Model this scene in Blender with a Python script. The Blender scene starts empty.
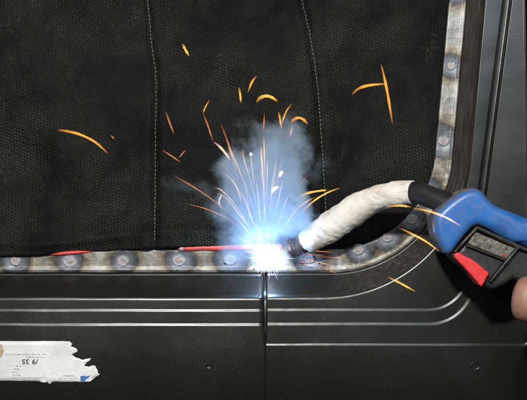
import bpy, bmesh, math, random
import numpy as np
from mathutils import Vector, noise
from mathutils.geometry import delaunay_2d_cdt

random.seed(7)
rng = np.random.default_rng(7)
scene = bpy.context.scene
COL = scene.collection

# ------------------------------------------------------------------ camera, world, lights
S = 0.0007            # metres per photo pixel on the panel plane
D = 0.85              # camera distance from the flange plane
cam_d = bpy.data.cameras.new('camera')
cam = bpy.data.objects.new('camera', cam_d)
COL.objects.link(cam)
cam.location = (0, -D, 0)
cam.rotation_euler = (math.radians(90), 0, 0)
cam_d.sensor_fit = 'HORIZONTAL'
cam_d.sensor_width = 36.0
cam_d.lens = 36.0 * D / (527 * S)
cam_d.clip_start = 0.01
cam_d.clip_end = 50
scene.camera = cam

world = bpy.data.worlds.new('World')
scene.world = world
world.use_nodes = True
world.node_tree.nodes['Background'].inputs[0].default_value = (0.80, 0.9, 0.78, 1)
world.node_tree.nodes['Background'].inputs[1].default_value = 0.045


def area(name, loc, target, power, color, sx, sy):
    l = bpy.data.lights.new(name, 'AREA')
    l.shape = 'RECTANGLE'
    l.size, l.size_y = sx, sy
    l.energy, l.color = power, color
    o = bpy.data.objects.new(name, l)
    COL.objects.link(o)
    o.location = loc
    o.rotation_euler = (Vector(target) - Vector(loc)).to_track_quat('-Z', 'Y').to_euler()
    return o


area('camera_flash', (-0.11, -0.88, 0.34), (0.02, 0, 0), 9.0, (1.0, 0.96, 0.9), 0.05, 0.04)
area('ridge_highlight_lamp', (0.12, -1.0, 0.74), (0.05, 0, -0.05), 3.6, (1.0, 0.98, 0.95), 1.9, 0.06)  # unseen strip lamp added to draw highlights along the ridges
area('workshop_window', (0.56, -1.75, 0.60), (0.12, 0, 0.05), 5.0, (0.70, 0.83, 1.0), 0.55, 0.5)

arc_l = bpy.data.lights.new('arc_light', 'POINT')
arc_l.energy = 0.125
arc_l.color = (0.42, 0.64, 1.0)
arc_l.shadow_soft_size = 0.003
arc_lo = bpy.data.objects.new('arc_light', arc_l)
COL.objects.link(arc_lo)

scene.view_settings.view_transform = 'Standard'
scene.view_settings.look = 'None'
scene.view_settings.exposure = 0
scene.view_settings.gamma = 1
scene.cycles.use_denoising = True
scene.cycles.max_bounces = 6
scene.cycles.volume_bounces = 5
scene.cycles.sample_clamp_indirect = 4


# ------------------------------------------------------------------ helpers
def P(px, py, y=0.0, yref=None):
    """photo pixel -> point of the place at depth y (metres, negative towards the viewer)"""
    k = (D + (y if yref is None else yref)) / D * S
    return ((px - 263.5) * k, y, (200 - py) * k)


arc_lo.location = P(268, 255, -0.021)


def new_obj(name, verts, faces, mat, parent=None, smooth=True):
    me = bpy.data.meshes.new(name)
    me.from_pydata([tuple(map(float, v)) for v in verts], [], [tuple(map(int, f)) for f in faces])
    me.materials.append(mat)
    if smooth:
        me.polygons.foreach_set('use_smooth', [True] * len(me.polygons))
    me.update()
    o = bpy.data.objects.new(name, me)
    COL.objects.link(o)
    if parent:
        o.parent = parent
    return o


def empty(name, loc=(0, 0, 0)):
    o = bpy.data.objects.new(name, None)
    o.empty_display_size = 0.02
    COL.objects.link(o)
    return o


def tag(o, label, cat, group=None, kind=None):
    o['label'] = label
    o['category'] = cat
    if group:
        o['group'] = group
    if kind:
        o['kind'] = kind
    return o


def grid_faces(n, m, flip=False):
    f = []
    for i in range(n - 1):
        for j in range(m - 1):
            a, b, c, d = i * m + j, i * m + j + 1, (i + 1) * m + j + 1, (i + 1) * m + j
            f.append((a, d, c, b) if flip else (a, b, c, d))
    return f


def catmull(pts, n):
    pts = [np.array(p, float) for p in pts]
    pts = [2 * pts[0] - pts[1]] + pts + [2 * pts[-1] - pts[-2]]
    segs = len(pts) - 3
    out = []
    for k in range(n):
        t = k / (n - 1) * segs
        i = min(int(t), segs - 1)
        u = t - i
        p0, p1, p2, p3 = pts[i:i + 4]
        out.append(0.5 * ((2 * p1) + (-p0 + p2) * u + (2 * p0 - 5 * p1 + 4 * p2 - p3) * u * u + (-p0 + 3 * p1 - 3 * p2 + p3) * u ** 3))
    return np.array(out)


def tube_geo(pts, radii, seg=16, rfun=None, cap=True):
    pts = np.array(pts)
    n = len(pts)
    tang = np.gradient(pts, axis=0)
    tang /= np.linalg.norm(tang, axis=1)[:, None] + 1e-12
    up = np.array([0, -1, 0.13])
    verts = []
    for i in range(n):
        t = tang[i]
        a = up - t * np.dot(up, t)
        a /= np.linalg.norm(a)
        b = np.cross(t, a)
        up = a
        for j in range(seg):
            th = 2 * math.pi * j / seg
            r = radii[i] if rfun is None else rfun(i / (n - 1), th, radii[i])
            verts.append(pts[i] + r * (math.cos(th) * a + math.sin(th) * b))
    faces = []
    for i in range(n - 1):
        for j in range(seg):
            j2 = (j + 1) % seg
            faces.append((i * seg + j, i * seg + j2, (i + 1) * seg + j2, (i + 1) * seg + j))
    if cap:
        verts.append(pts[0]); c0 = len(verts) - 1
        verts.append(pts[-1]); c1 = len(verts) - 1
        for j in range(seg):
            j2 = (j + 1) % seg
            faces.append((c0, j2, j))
            faces.append((c1, (n - 1) * seg + j, (n - 1) * seg + j2))
    return verts, faces


def offset_poly(poly, d):
    """inset a closed polygon (photo px) by d, positive = inwards"""
    p = np.array(poly, float)
    e = np.roll(p, -1, 0) - p
    area2 = np.sum(p[:, 0] * np.roll(p[:, 1], -1) - np.roll(p[:, 0], -1) * p[:, 1])
    sgn = 1 if area2 > 0 else -1
    nrm = np.stack([-e[:, 1], e[:, 0]], 1) * sgn
    nrm /= np.linalg.norm(nrm, axis=1)[:, None] + 1e-9
    m = nrm + np.roll(nrm, 1, 0)
    ml = np.linalg.norm(m, axis=1)[:, None]
    m = m / (ml + 1e-9)
    k = 1 / np.clip(np.sum(m * nrm, 1), 0.5, 1)
    return p + m * (d * k)[:, None]


def pillow(name, poly, y_front, y_back, rnd, mat, parent, yref, steps=6, cell=None):
    """a solid with the outline poly, its front and back rounded off towards the rim"""
    poly = np.array(poly, float)
    n = len(poly)
    inner = []
    nxt = np.roll(poly, -1, 0)

    def edge_dist(x, y):
        e = nxt - poly
        w = np.array([x, y]) - poly
        t = np.clip((w * e).sum(1) / ((e * e).sum(1) + 1e-9), 0, 1)
        q = w - e * t[:, None]
        return math.sqrt((q * q).sum(1).min())

    def inside(x, y):
        c = (poly[:, 1] > y) != (nxt[:, 1] > y)
        xi = (nxt[:, 0] - poly[:, 0]) * (y - poly[:, 1]) / (nxt[:, 1] - poly[:, 1] + 1e-12) + poly[:, 0]
        return int((c & (x < xi)).sum()) % 2 == 1
    # rows of points parallel to the rim, then a plain grid in the middle
    for d in [rnd * (1 - math.cos(math.pi / 2 * k / steps)) for k in range(1, steps + 1)]:
        for q in offset_poly(poly, d):
            if inside(*q) and edge_dist(*q) > d * 0.93:
                inner.append((q[0], q[1]))
    cell = cell or max(rnd * 0.8, 1.6)
    lo, hi = poly.min(0), poly.max(0)
    x = lo[0] + cell * 0.37
    while x < hi[0]:
        y = lo[1] + cell * 0.41
        while y < hi[1]:
            if inside(x, y) and edge_dist(x, y) > rnd * 1.05:
                inner.append((x, y))
            y += cell
        x += cell
    pts = [Vector((float(p[0]), float(p[1]))) for p in poly] + [Vector((float(a), float(b))) for a, b in inner]
    cv, ce, cf, *_ = delaunay_2d_cdt(pts, [(k, (k + 1) % n) for k in range(n)], [], 1, 1e-5)
    verts, faces = [], []
    hgt = []
    for q in cv:
        d = edge_dist(q.x, q.y)
        u = max(0.0, 1 - d / rnd)
        hgt.append(rnd * S * (1 - math.sqrt(max(0.0, 1 - u * u))))
    N = len(cv)
    for q, h in zip(cv, hgt):
        verts.append(P(q.x, q.y, y_front + h, yref))
    for q, h in zip(cv, hgt):
        verts.append(P(q.x, q.y, y_back - h, yref))
    cnt = {}
    for t in cf:
        faces.append(tuple(t)); faces.append(tuple(N + a for a in reversed(t)))
        for a, b in zip(t, list(t[1:]) + [t[0]]):
            cnt[(a, b)] = 1
    for (a, b) in list(cnt):
        if (b, a) not in cnt:
            faces.append((a, N + a, N + b, b))
    o = new_obj(name, verts, faces, mat, parent)
    bm = bmesh.new(); bm.from_mesh(o.data)
    bmesh.ops.recalc_face_normals(bm, faces=bm.faces)
    bm.to_mesh(o.data); bm.free()
    o.data.polygons.foreach_set('use_smooth', [True] * len(o.data.polygons))
    return o


# ------------------------------------------------------------------ materials
class NT:
    def __init__(self, name):
        self.m = bpy.data.materials.new(name)
        self.m.use_nodes = True
        self.t = self.m.node_tree
        self.b = self.t.nodes['Principled BSDF']
        self.out = self.t.nodes['Material Output']

    def n(self, typ, **kw):
        nd = self.t.nodes.new(typ)
        for k, v in kw.items():
            if k.startswith('i_'):
                nd.inputs[k[2:].replace('_', ' ')].default_value = v
            else:
                setattr(nd, k, v)
        return nd

    def l(self, a, b):
        self.t.links.new(a, b)

    def set(self, **kw):
        for k, v in kw.items():
            self.b.inputs[k.replace('_', ' ')].default_value = v

    def coords(self, scale=(1, 1, 1)):
        c = self.n('ShaderNodeTexCoord')
        mp = self.n('ShaderNodeMapping')
        mp.inputs['Scale'].default_value = scale
        self.l(c.outputs['Object'], mp.inputs['Vector'])
        return mp.outputs['Vector']

    def noise(self, vec, scale, detail=4, rough=0.6, dist=0.0):
        nd = self.n('ShaderNodeTexNoise')
        nd.inputs['Scale'].default_value = scale
        nd.inputs['Detail'].default_value = detail
        nd.inputs['Roughness'].default_value = rough
        nd.inputs['Distortion'].default_value = dist
        self.l(vec, nd.inputs['Vector'])
        return nd.outputs['Fac']

    def ramp(self, fac, stops):
        r = self.n('ShaderNodeValToRGB')
        cr = r.color_ramp
        while len(cr.elements) < len(stops):
            cr.elements.new(0.5)
        for e, (p, c) in zip(cr.elements, stops):
            e.position = p
            e.color = tuple(c) + (1,) if not isinstance(c, (int, float)) else (c, c, c, 1)
        self.l(fac, r.inputs['Fac'])
        return r.outputs['Color']

    def math(self, op, a, b=None, c=None, clamp=False):
        nd = self.n('ShaderNodeMath', operation=op)
        nd.use_clamp = clamp
        for i, v in enumerate((a, b, c)):
            if v is None:
                continue
            if isinstance(v, (int, float)):
                nd.inputs[i].default_value = v
            else:
                self.l(v, nd.inputs[i])
        return nd.outputs[0]

    def mix(self, fac, a, b, mode='MIX'):
        nd = self.n('ShaderNodeMix', data_type='RGBA', blend_type=mode)
        for idx, v in ((0, fac), (6, a), (7, b)):
            if isinstance(v, (int, float)):
                nd.inputs[idx].default_value = v
            elif isinstance(v, tuple):
                nd.inputs[idx].default_value = v + (1,)
            else:
                self.l(v, nd.inputs[idx])
        return nd.outputs[2]

    def bump(self, h, strength=0.3, dist=0.001, normal=None):
        nd = self.n('ShaderNodeBump')
        nd.inputs['Strength'].default_value = strength
        nd.inputs['Distance'].default_value = dist
        self.l(h, nd.inputs['Height'])
        if normal is not None:
            self.l(normal, nd.inputs['Normal'])
        return nd.outputs['Normal']

    def col(self, c):
        self.l(c, self.b.inputs['Base Color'])

    def rough(self, c):
        self.l(c, self.b.inputs['Roughness'])

    def normal(self, c):
        self.l(c, self.b.inputs['Normal'])

    def attr(self, name):
        a = self.n('ShaderNodeAttribute', attribute_name=name)
        return a.outputs['Fac']


def simple_mat(name, c1, c2, scale, rough=0.5, metallic=0.0, bump=0.2, bdist=0.0004, rvar=0.15, stretch=(1, 1, 1), spec=0.5):
    t = NT(name)
    v = t.coords(stretch)
    f = t.noise(v, scale, 6, 0.65)
    t.col(t.ramp(f, [(0.3, c1), (0.7, c2)]))
    f2 = t.noise(v, scale * 2.3, 5, 0.6)
    t.rough(t.math('MULTIPLY_ADD', f2, rvar * 2, rough - rvar))
    t.normal(t.bump(t.noise(v, scale * 5, 5, 0.6), bump, bdist))
    t.set(Metallic=metallic, Specular_IOR_Level=spec)
    return t.m


def mat_paint():
    t = NT('black_gloss_paint')
    v = t.coords()
    big = t.noise(v, 14, 5, 0.6)
    fine = t.noise(v, 900, 3, 0.7)
    scr = t.noise(t.coords((3, 3, 160)), 8, 4, 0.7)
    dust = t.math('MULTIPLY', t.ramp(fine, [(0.60, 0.0), (0.74, 1.0)]), t.ramp(big, [(0.35, 0.08), (0.7, 0.8)]))
    c = t.mix(dust, (0.010, 0.0115, 0.009), (0.06, 0.058, 0.05))
    # sanded, primer-brown band beside the flange
    bare = t.attr('bare')
    bn = t.noise(t.coords((60, 60, 8)), 6, 6, 0.7)
    bc = t.ramp(bn, [(0.3, (0.014, 0.012, 0.010)), (0.55, (0.045, 0.037, 0.03)), (0.75, (0.13, 0.11, 0.09))])
    bmask = t.math('MULTIPLY', bare, t.ramp(t.noise(v, 70, 5, 0.7), [(0.25, 0.45), (0.5, 1.0)]))
    t.col(t.mix(bmask, c, bc))
    r = t.math('MULTIPLY_ADD', big, 0.24, 0.18)
    r = t.math('ADD', r, t.math('MULTIPLY', dust, 0.3))
    r = t.math('ADD', r, t.math('MULTIPLY', bmask, 0.22))
    t.rough(r)
    b1 = t.bump(t.noise(v, 60, 3, 0.5), 0.10, 0.0006)
    t.normal(t.bump(scr, 0.06, 0.0003, b1))
    t.set(Specular_IOR_Level=0.7)
    return t.m


def mat_flange():
    t = NT('scorched_bare_steel')
    v = t.coords()
    d = t.attr('weld_distance')            # 0 at a weld .. 1 far away
    streak = t.noise(t.coords((8, 8, 170)), 7, 5, 0.7)
    blot = t.noise(v, 70, 6, 0.75, 1.2)
    base = t.ramp(blot, [(0.25, (0.09, 0.088, 0.082)), (0.5, (0.20, 0.20, 0.198)), (0.75, (0.36, 0.36, 0.355))])
    base = t.mix(t.ramp(streak, [(0.45, 0.0), (0.7, 0.45)]), base, (0.46, 0.455, 0.44))
    dd = t.math('ADD', d, t.math('MULTIPLY_ADD', blot, 0.36, -0.18))
    tint = t.ramp(dd, [(0.0, (0.9, 0.9, 0.95)), (0.24, (0.72, 0.80, 0.92)), (0.38, (0.30, 0.34, 0.42)), (0.50, (0.17, 0.14, 0.11)),
                       (0.62, (0.66, 0.57, 0.44)), (0.82, (1.0, 0.93, 0.82)), (1.0, (1, 1, 1))])
    t.col(t.mix(1.0, base, tint, 'MULTIPLY'))
    t.rough(t.math('MULTIPLY_ADD', blot, 0.3, 0.26))
    t.normal(t.bump(t.noise(v, 300, 6, 0.7), 0.35, 0.0006))
    t.set(Metallic=0.3)
    return t.m


def mat_weld():
    t = NT('spot_weld_steel')
    c = t.n('ShaderNodeTexCoord')
    oi = t.n('ShaderNodeObjectInfo')
    vm = t.n('ShaderNodeVectorMath', operation='ADD')
    cb = t.n('ShaderNodeCombineXYZ')
    t.l(t.math('MULTIPLY', oi.outputs['Random'], 3.0), cb.inputs['Y'])
    t.l(c.outputs['Object'], vm.inputs[0]); t.l(cb.outputs[0], vm.inputs[1])
    v = vm.outputs[0]
    ln = t.n('ShaderNodeVectorMath', operation='LENGTH')
    g = t.n('ShaderNodeVectorMath', operation='MULTIPLY_ADD')
    g.inputs[1].default_value = (2, 0, 2)
    g.inputs[2].default_value = (-1, 0, -1)
    t.l(c.outputs['Generated'], g.inputs[0])
    t.l(g.outputs[0], ln.inputs[0])
    nn = t.noise(v, 210, 5, 0.7, 0.6)
    r = t.math('ADD', ln.outputs['Value'], t.math('MULTIPLY_ADD', nn, 0.6, -0.30))
    col = t.ramp(r, [(0.0, (0.46, 0.28, 0.24)), (0.25, (0.42, 0.33, 0.31)), (0.42, (0.30, 0.30, 0.31)), (0.6, (0.42, 0.43, 0.44)), (0.8, (0.26, 0.28, 0.31)), (1.0, (0.18, 0.20, 0.23))])
    blot = t.noise(v, 420, 5, 0.75)
    col = t.mix(t.ramp(blot, [(0.5, 0.0), (0.68, 0.6)]), col, (0.10, 0.085, 0.07))
    t.col(col)
    t.rough(t.math('MULTIPLY_ADD', blot, 0.4, 0.22))
    t.normal(t.bump(t.noise(v, 300, 6, 0.75), 0.7, 0.0010))
    t.set(Metallic=0.4)
    return t.m


def mat_fabric():
    t = NT('black_woven_cloth')
    v = t.coords()
    # warp the weave a little so that it is never regular
    wv = t.n('ShaderNodeTexNoise')
    wv.inputs['Scale'].default_value = 22
    wv.inputs['Detail'].default_value = 3
    t.l(v, wv.inputs['Vector'])
    sub = t.n('ShaderNodeVectorMath', operation='MULTIPLY_ADD')
    sub.inputs[1].default_value = (0.0045, 0.0045, 0.0045)
    t.l(wv.outputs['Color'], sub.inputs[0])
    t.l(v, sub.inputs[2])
    w = sub.outputs[0]

    def wave(vec, rot, scale):
        mp = t.n('ShaderNodeMapping')
        mp.inputs['Rotation'].default_value = (0, rot, 0)
        t.l(vec, mp.inputs['Vector'])
        wn = t.n('ShaderNodeTexWave', wave_type='BANDS', bands_direction='X')
        wn.inputs['Scale'].default_value = scale
        wn.inputs['Distortion'].default_value = 2.6
        wn.inputs['Detail'].default_value = 2
        wn.inputs['Detail Scale'].default_value = 3
        t.l(mp.outputs['Vector'], wn.inputs['Vector'])
        return wn.outputs['Fac']
    ribs = wave(w, math.radians(4), 140)
    weft = wave(w, math.radians(66), 160)
    weave = t.math('MULTIPLY', t.math('MULTIPLY_ADD', ribs, 0.55, 0.45), t.math('MULTIPLY_ADD', weft, 0.7, 0.3))
    fuzz = t.noise(v, 900, 3, 0.7)
    patch = t.noise(v, 11, 6, 0.7)
    patch2 = t.noise(t.coords((1, 1, 0.5)), 40, 5, 0.7)
    painted_glint = t.math('MULTIPLY', t.ramp(weave, [(0.15, 0.0), (0.8, 1.0)]), t.ramp(patch, [(0.42, 0.04), (0.66, 1.15)]))  # thread glints painted into the cloth colour, stronger in some patches
    painted_glint = t.math('MULTIPLY', painted_glint, t.ramp(fuzz, [(0.36, 0.10), (0.66, 1.0)]))
    c = t.mix(painted_glint, (0.0020, 0.0027, 0.0019), (0.048, 0.056, 0.045))
    scuff = t.math('MULTIPLY', t.ramp(patch2, [(0.62, 0.0), (0.78, 1.0)]), t.ramp(t.noise(v, 500, 3), [(0.45, 0.0), (0.7, 0.5)]))
    t.col(t.mix(scuff, c, (0.09, 0.09, 0.075)))
    t.rough(t.math('MULTIPLY_ADD', fuzz, 0.3, 0.5))
    h = t.math('ADD', weave, t.math('MULTIPLY', fuzz, 0.8))
    t.normal(t.bump(h, 0.42, 0.0007))
    t.set(Specular_IOR_Level=0.12, Sheen_Weight=0.0, Sheen_Roughness=0.5)
    return t.m


def mat_tape():
    t = NT('white_cloth_tape')
    v = t.coords()
    st = t.noise(v, 45, 6, 0.7, 0.8)
    c = t.ramp(st, [(0.28, (0.38, 0.30, 0.22)), (0.42, (0.72, 0.66, 0.58)), (0.58, (0.82, 0.78, 0.72)), (0.8, (0.89, 0.87, 0.82))])
    smudge = t.math('MULTIPLY', t.ramp(t.noise(v, 52, 6, 0.75, 1.0), [(0.54, 0.0), (0.66, 1.0)]), 0.6)
    c = t.mix(smudge, c, (0.26, 0.20, 0.17))
    heat = t.attr('heat')
    c = t.mix(heat, c, (0.03, 0.018, 0.012))
    t.col(c)
    t.set(Roughness=0.42, Specular_IOR_Level=0.5)
    cr = t.noise(v, 130, 6, 0.7, 1.0)
    weave = t.noise(v, 1500, 2, 0.5)
    cv = t.coords((1.0, 1.0, 1.6))
    fold = t.math('MINIMUM', t.math('ABSOLUTE', t.math('SUBTRACT', t.noise(cv, 40, 2, 0.4, 1.2), 0.5)), 0.055)
    fold2 = t.math('MINIMUM', t.math('ABSOLUTE', t.math('SUBTRACT', t.noise(cv, 130, 2, 0.5, 1.0), 0.5)), 0.05)
    fmask = t.ramp(t.noise(v, 38, 3), [(0.42, 0.0), (0.62, 1.0)])
    b1 = t.bump(t.math('MULTIPLY', t.math('ADD', fold, t.math('MULTIPLY', fold2, 0.15)), fmask), 0.5, 0.009)
    t.normal(t.bump(weave, 0.12, 0.0003, t.bump(cr, 0.3, 0.0010, b1)))
    return t.m


def mat_blue():
    t = NT('worn_blue_plastic')
    v = t.coords()
    big = t.noise(v, 40, 5, 0.6)
    c = t.ramp(big, [(0.3, (0.003, 0.105, 0.40)), (0.7, (0.006, 0.165, 0.58))])
    chips = t.math('MULTIPLY', t.ramp(t.noise(v, 230, 5, 0.75), [(0.58, 0.0), (0.66, 1.0)]), t.ramp(t.noise(v, 50, 3), [(0.42, 0.0), (0.62, 1.0)]))
    c = t.mix(chips, c, (0.30, 0.26, 0.20))
    geo = t.n('ShaderNodeNewGeometry')
    edge = t.math('MULTIPLY', t.ramp(t.noise(v, 160, 5, 0.7), [(0.36, 0.0), (0.54, 0.95)]), t.attr('rim'))
    c = t.mix(edge, c, (0.13, 0.115, 0.09))
    t.col(c)
    t.rough(t.math('MULTIPLY_ADD', t.noise(v, 90, 5), 0.25, 0.24))
    t.normal(t.bump(t.noise(v, 420, 5), 0.14, 0.0004))
    return t.m


def mat_emit(name, color, strength):
    """glowing plasma: gives off light, casts no shadow"""
    t = NT(name)
    t.t.nodes.remove(t.b)
    em = t.n('ShaderNodeEmission')
    em.inputs['Color'].default_value = color + (1,)
    em.inputs['Strength'].default_value = strength
    tr = t.n('ShaderNodeBsdfTransparent')
    ad = t.n('ShaderNodeAddShader')
    t.l(em.outputs[0], ad.inputs[0]); t.l(tr.outputs[0], ad.inputs[1])
    t.l(ad.outputs[0], t.out.inputs['Surface'])
    return t.m


def mat_spark(name, c_hot, c_cool, strength):
    """glowing metal vapour and droplets: gives off light, casts no shadow"""
    t = NT(name)
    t.t.nodes.remove(t.b)
    a = t.attr('along')
    em = t.n('ShaderNodeEmission')
    t.l(t.ramp(a, [(0.0, c_cool), (0.5, c_hot), (0.8, c_hot), (1.0, c_cool)]), em.inputs['Color'])
    s = t.ramp(a, [(0.0, 0.30), (0.45, 1.0), (0.75, 1.0), (1.0, 0.35)])
    t.l(t.math('MULTIPLY', s, strength * 0.5), em.inputs['Strength'])
    tr = t.n('ShaderNodeBsdfTransparent')
    ad = t.n('ShaderNodeAddShader')
    t.l(em.outputs[0], ad.inputs[0]); t.l(tr.outputs[0], ad.inputs[1])
    t.l(ad.outputs[0], t.out.inputs['Surface'])
    return t.m


M_paint = mat_paint()
M_flange = mat_flange()
M_weld = mat_weld()
M_fabric = mat_fabric()
M_tape = mat_tape()
M_blue = mat_blue()
M_thread = simple_mat('pale_thread', (0.13, 0.14, 0.09), (0.27, 0.275, 0.19), 300, 0.7)
M_lint = simple_mat('grey_lint', (0.06, 0.06, 0.05), (0.2, 0.2, 0.17), 400, 0.8)
M_red_strip = simple_mat('red_rubber', (0.50, 0.035, 0.03), (0.68, 0.075, 0.06), 120, 0.42)
M_trigger = simple_mat('red_plastic', (0.62, 0.028, 0.035), (0.78, 0.05, 0.055), 90, 0.38)
M_black = simple_mat('black_rubber', (0.010, 0.010, 0.010), (0.022, 0.022, 0.021), 120, 0.42)
M_housing = simple_mat('black_plastic', (0.012, 0.012, 0.012), (0.032, 0.031, 0.028), 160, 0.40, bump=0.3)
M_nozzle = simple_mat('scorched_copper', (0.018, 0.011, 0.008), (0.085, 0.042, 0.022), 160, 0.5, 0.6, 0.6, 0.001)
M_brass = simple_mat('dull_brass', (0.25, 0.18, 0.08), (0.5, 0.4, 0.22), 200, 0.4, 0.8)
M_recess_shade = simple_mat('recess_shade_black', (0.004, 0.004, 0.004), (0.009, 0.009, 0.008), 200, 0.35)  # black for dents and seam gap, shade put into the colour
M_chip = simple_mat('brown_backing_paper', (0.36, 0.24, 0.15), (0.55, 0.42, 0.30), 260, 0.8)
M_ink = simple_mat('black_ink', (0.03, 0.03, 0.035), (0.06, 0.06, 0.06), 300, 0.6)
M_ink_grey = simple_mat('grey_ink', (0.22, 0.22, 0.23), (0.34, 0.34, 0.35), 500, 0.7)
M_ink_blue = simple_mat('blue_ink', (0.02, 0.12, 0.36), (0.04, 0.2, 0.5), 300, 0.6)
M_wall = simple_mat('dark_brown_wall', (0.03, 0.02, 0.015), (0.12, 0.075, 0.055), 90, 0.8)


def mat_paper():
    t = NT('white_sticker_paper')
    v = t.coords()
    t.col(t.ramp(t.noise(v, 60, 5, 0.65), [(0.3, (0.66, 0.665, 0.67)), (0.65, (0.78, 0.78, 0.775))]))
    t.set(Roughness=0.5, Specular_IOR_Level=0.3)
    t.normal(t.bump(t.noise(v, 80, 4, 0.55, 1.0), 0.55, 0.0014))
    return t.m


def mat_plate():
    t = NT('worn_label_plate')
    v = t.coords()
    n1 = t.noise(v, 330, 5, 0.75, 0.5)
    c = t.ramp(n1, [(0.36, (0.035, 0.032, 0.03)), (0.5, (0.13, 0.12, 0.105)), (0.6, (0.20, 0.185, 0.15)), (0.68, (0.48, 0.42, 0.28))])
    t.col(c)
    t.set(Roughness=0.5, Metallic=0.2)
    t.normal(t.bump(n1, 0.5, 0.0006))
    return t.m


def mat_skin():
    t = NT('skin')
    v = t.coords()
    f = t.noise(v, 70, 5, 0.6)
    c = t.ramp(f, [(0.3, (0.27, 0.135, 0.09)), (0.7, (0.40, 0.22, 0.155))])
    c = t.mix(t.math('MULTIPLY', t.ramp(t.noise(v, 220, 4), [(0.55, 0.0), (0.72, 1.0)]), 0.45), c, (0.22, 0.12, 0.085))
    t.col(c)
    t.set(Roughness=0.5, Subsurface_Weight=0.15, Subsurface_Scale=0.003)
    t.b.inputs['Subsurface Radius'].default_value = (1.0, 0.35, 0.2)
    t.normal(t.bump(t.noise(t.coords((60, 60, 260)), 4, 5, 0.6), 0.4, 0.0007))
    return t.m


M_clip = simple_mat('grimy_white_plastic', (0.30, 0.28, 0.25), (0.5, 0.48, 0.45), 300, 0.5)
M_paper, M_plate, M_skin = mat_paper(), mat_plate(), mat_skin()

# ------------------------------------------------------------------ background wall
wall = new_obj('background_wall', [(-1.2, 0.35, -0.9), (1.2, 0.35, -0.9), (1.2, 0.35, 0.9), (-1.2, 0.35, 0.9),
                                   (-1.2, 0.39, -0.9), (1.2, 0.39, -0.9), (1.2, 0.39, 0.9), (-1.2, 0.39, 0.9)],
               [(0, 1, 2, 3), (7, 6, 5, 4), (0, 4, 5, 1), (3, 2, 6, 7), (1, 5, 6, 2), (4, 0, 3, 7)], M_wall, smooth=False)
wall['kind'] = 'structure'
wall['label'] = 'dark brown wall far behind the car door'

# ------------------------------------------------------------------ the car door: flange and pressed panels
door = empty('car_door')
tag(door, 'black painted car door frame with pressed ridges and bare welded flange', 'car door')


def rounded_path(b, x0, m, r, xs, nb, na, nr, ytop=-90):
    """line y=b running right, an arc, then the leaning line x=x0+m*y/100 running up (photo px)"""
    # direction of the right side going up: dx = -m/100 per px up
    d2 = np.array([-m / 100.0, -1.0]); d2 /= np.linalg.norm(d2)
    d1 = np.array([1.0, 0.0])
    corner = np.array([x0 + m * b / 100.0, b])
    ang = math.acos(np.dot(d1, d2))          # turning angle
    tl = r * math.tan(ang / 2)
    a = corner - d1 * tl
    e = corner + d2 * tl
    c = a + np.array([0, -r])
    out = []
    for k in range(nb):
        t = k / nb
        out.append((xs + (a[0] - xs) * t, b))
    for k in range(na):
        th = ang * k / (na - 1)
        out.append((c[0] + r * math.sin(th), c[1] + r * math.cos(th)))
    top = np.array([x0 + m * ytop / 100.0, ytop])
    for k in range(1, nr + 1):
        t = k / nr
        out.append(tuple(e + (top - e) * t))
    out = np.array(out)
    # pair points of neighbouring lines along rays: upright rays on the sill, a fan in the corner, level rays at the side
    CX, CY, K = 330.0, 150.0, 150.0
    full = [out[0]]
    for p, q in zip(out[:-1], out[1:]):
        for t in (0.25, 0.5, 0.75, 1.0):
            full.append(p + (q - p) * t)
    full = np.array(full)
    u = []
    for x, y in full:
        if x < CX:
            u.append(x)
        elif y > CY:
            u.append(CX + K * math.atan2(x - CX, y - CY))
        else:
            u.append(CX + K * math.pi / 2 + (CY - y))
    u = np.array(u)
    U = np.concatenate([np.linspace(xs, CX, nb, endpoint=False), np.linspace(CX, CX + K * math.pi / 2, na * 2, endpoint=False),
                        np.linspace(CX + K * math.pi / 2, CX + K * math.pi / 2 + CY - ytop, nr)])
    return np.stack([np.interp(U, u, full[:, 0]), np.interp(U, u, full[:, 1])], 1)


def sweep(keys, xs, nb=70, na=40, nr=46, fil=4):
    """keys: (b, x0, m, r, depth_mm, fillet_px). returns array (rows across profile, cols along path, 3) in px,px,metres and 'bare' per row"""
    lines = []
    side = np.concatenate([np.zeros(nb), np.clip((np.linspace(0, 1, na * 2) - 0.52) / 0.3, 0, 1), np.ones(nr)])
    side = side * side * (3 - 2 * side)
    fl = []
    for (b, x0, m, r, dep, f) in keys:
        p = rounded_path(b, x0, m, r, xs, nb, na, nr)
        d0, d1 = dep if isinstance(dep, tuple) else (dep, dep)
        f0, f1 = f if isinstance(f, tuple) else (f, f)
        fl.append(f0 + (f1 - f0) * side)
        lines.append(np.concatenate([p, ((d0 + (d1 - d0) * side) / 1000.0)[:, None]], 1))
    A = np.array(lines)                       # keys, cols, 3
    W = A.copy(); W[..., 2] /= S              # isotropic px units
    rows = []; rowkey = []
    n = len(keys)
    for i in range(n):
        f = fl[i]
        if i == 0 or i == n - 1 or f.max() <= 0:
            rows.append(W[i]); rowkey.append(float(i))
            continue
        dp, dn = W[i - 1] - W[i], W[i + 1] - W[i]
        lp, ln = np.linalg.norm(dp, axis=1), np.linalg.norm(dn, axis=1)
        fp = np.minimum(f, 0.46 * lp)[:, None]; fn = np.minimum(f, 0.46 * ln)[:, None]
        a = W[i] + dp / lp[:, None] * fp
        c = W[i] + dn / ln[:, None] * fn
        for k in range(fil + 1):
            t = k / fil
            rows.append((1 - t) ** 2 * a + 2 * t * (1 - t) * W[i] + t * t * c)
            rowkey.append(i + (t - 0.5) * 0.3)
    R = np.array(rows); R[..., 2] *= S
    return R, np.array(rowkey)


def wobble(px, py):
    return 0.0


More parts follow.
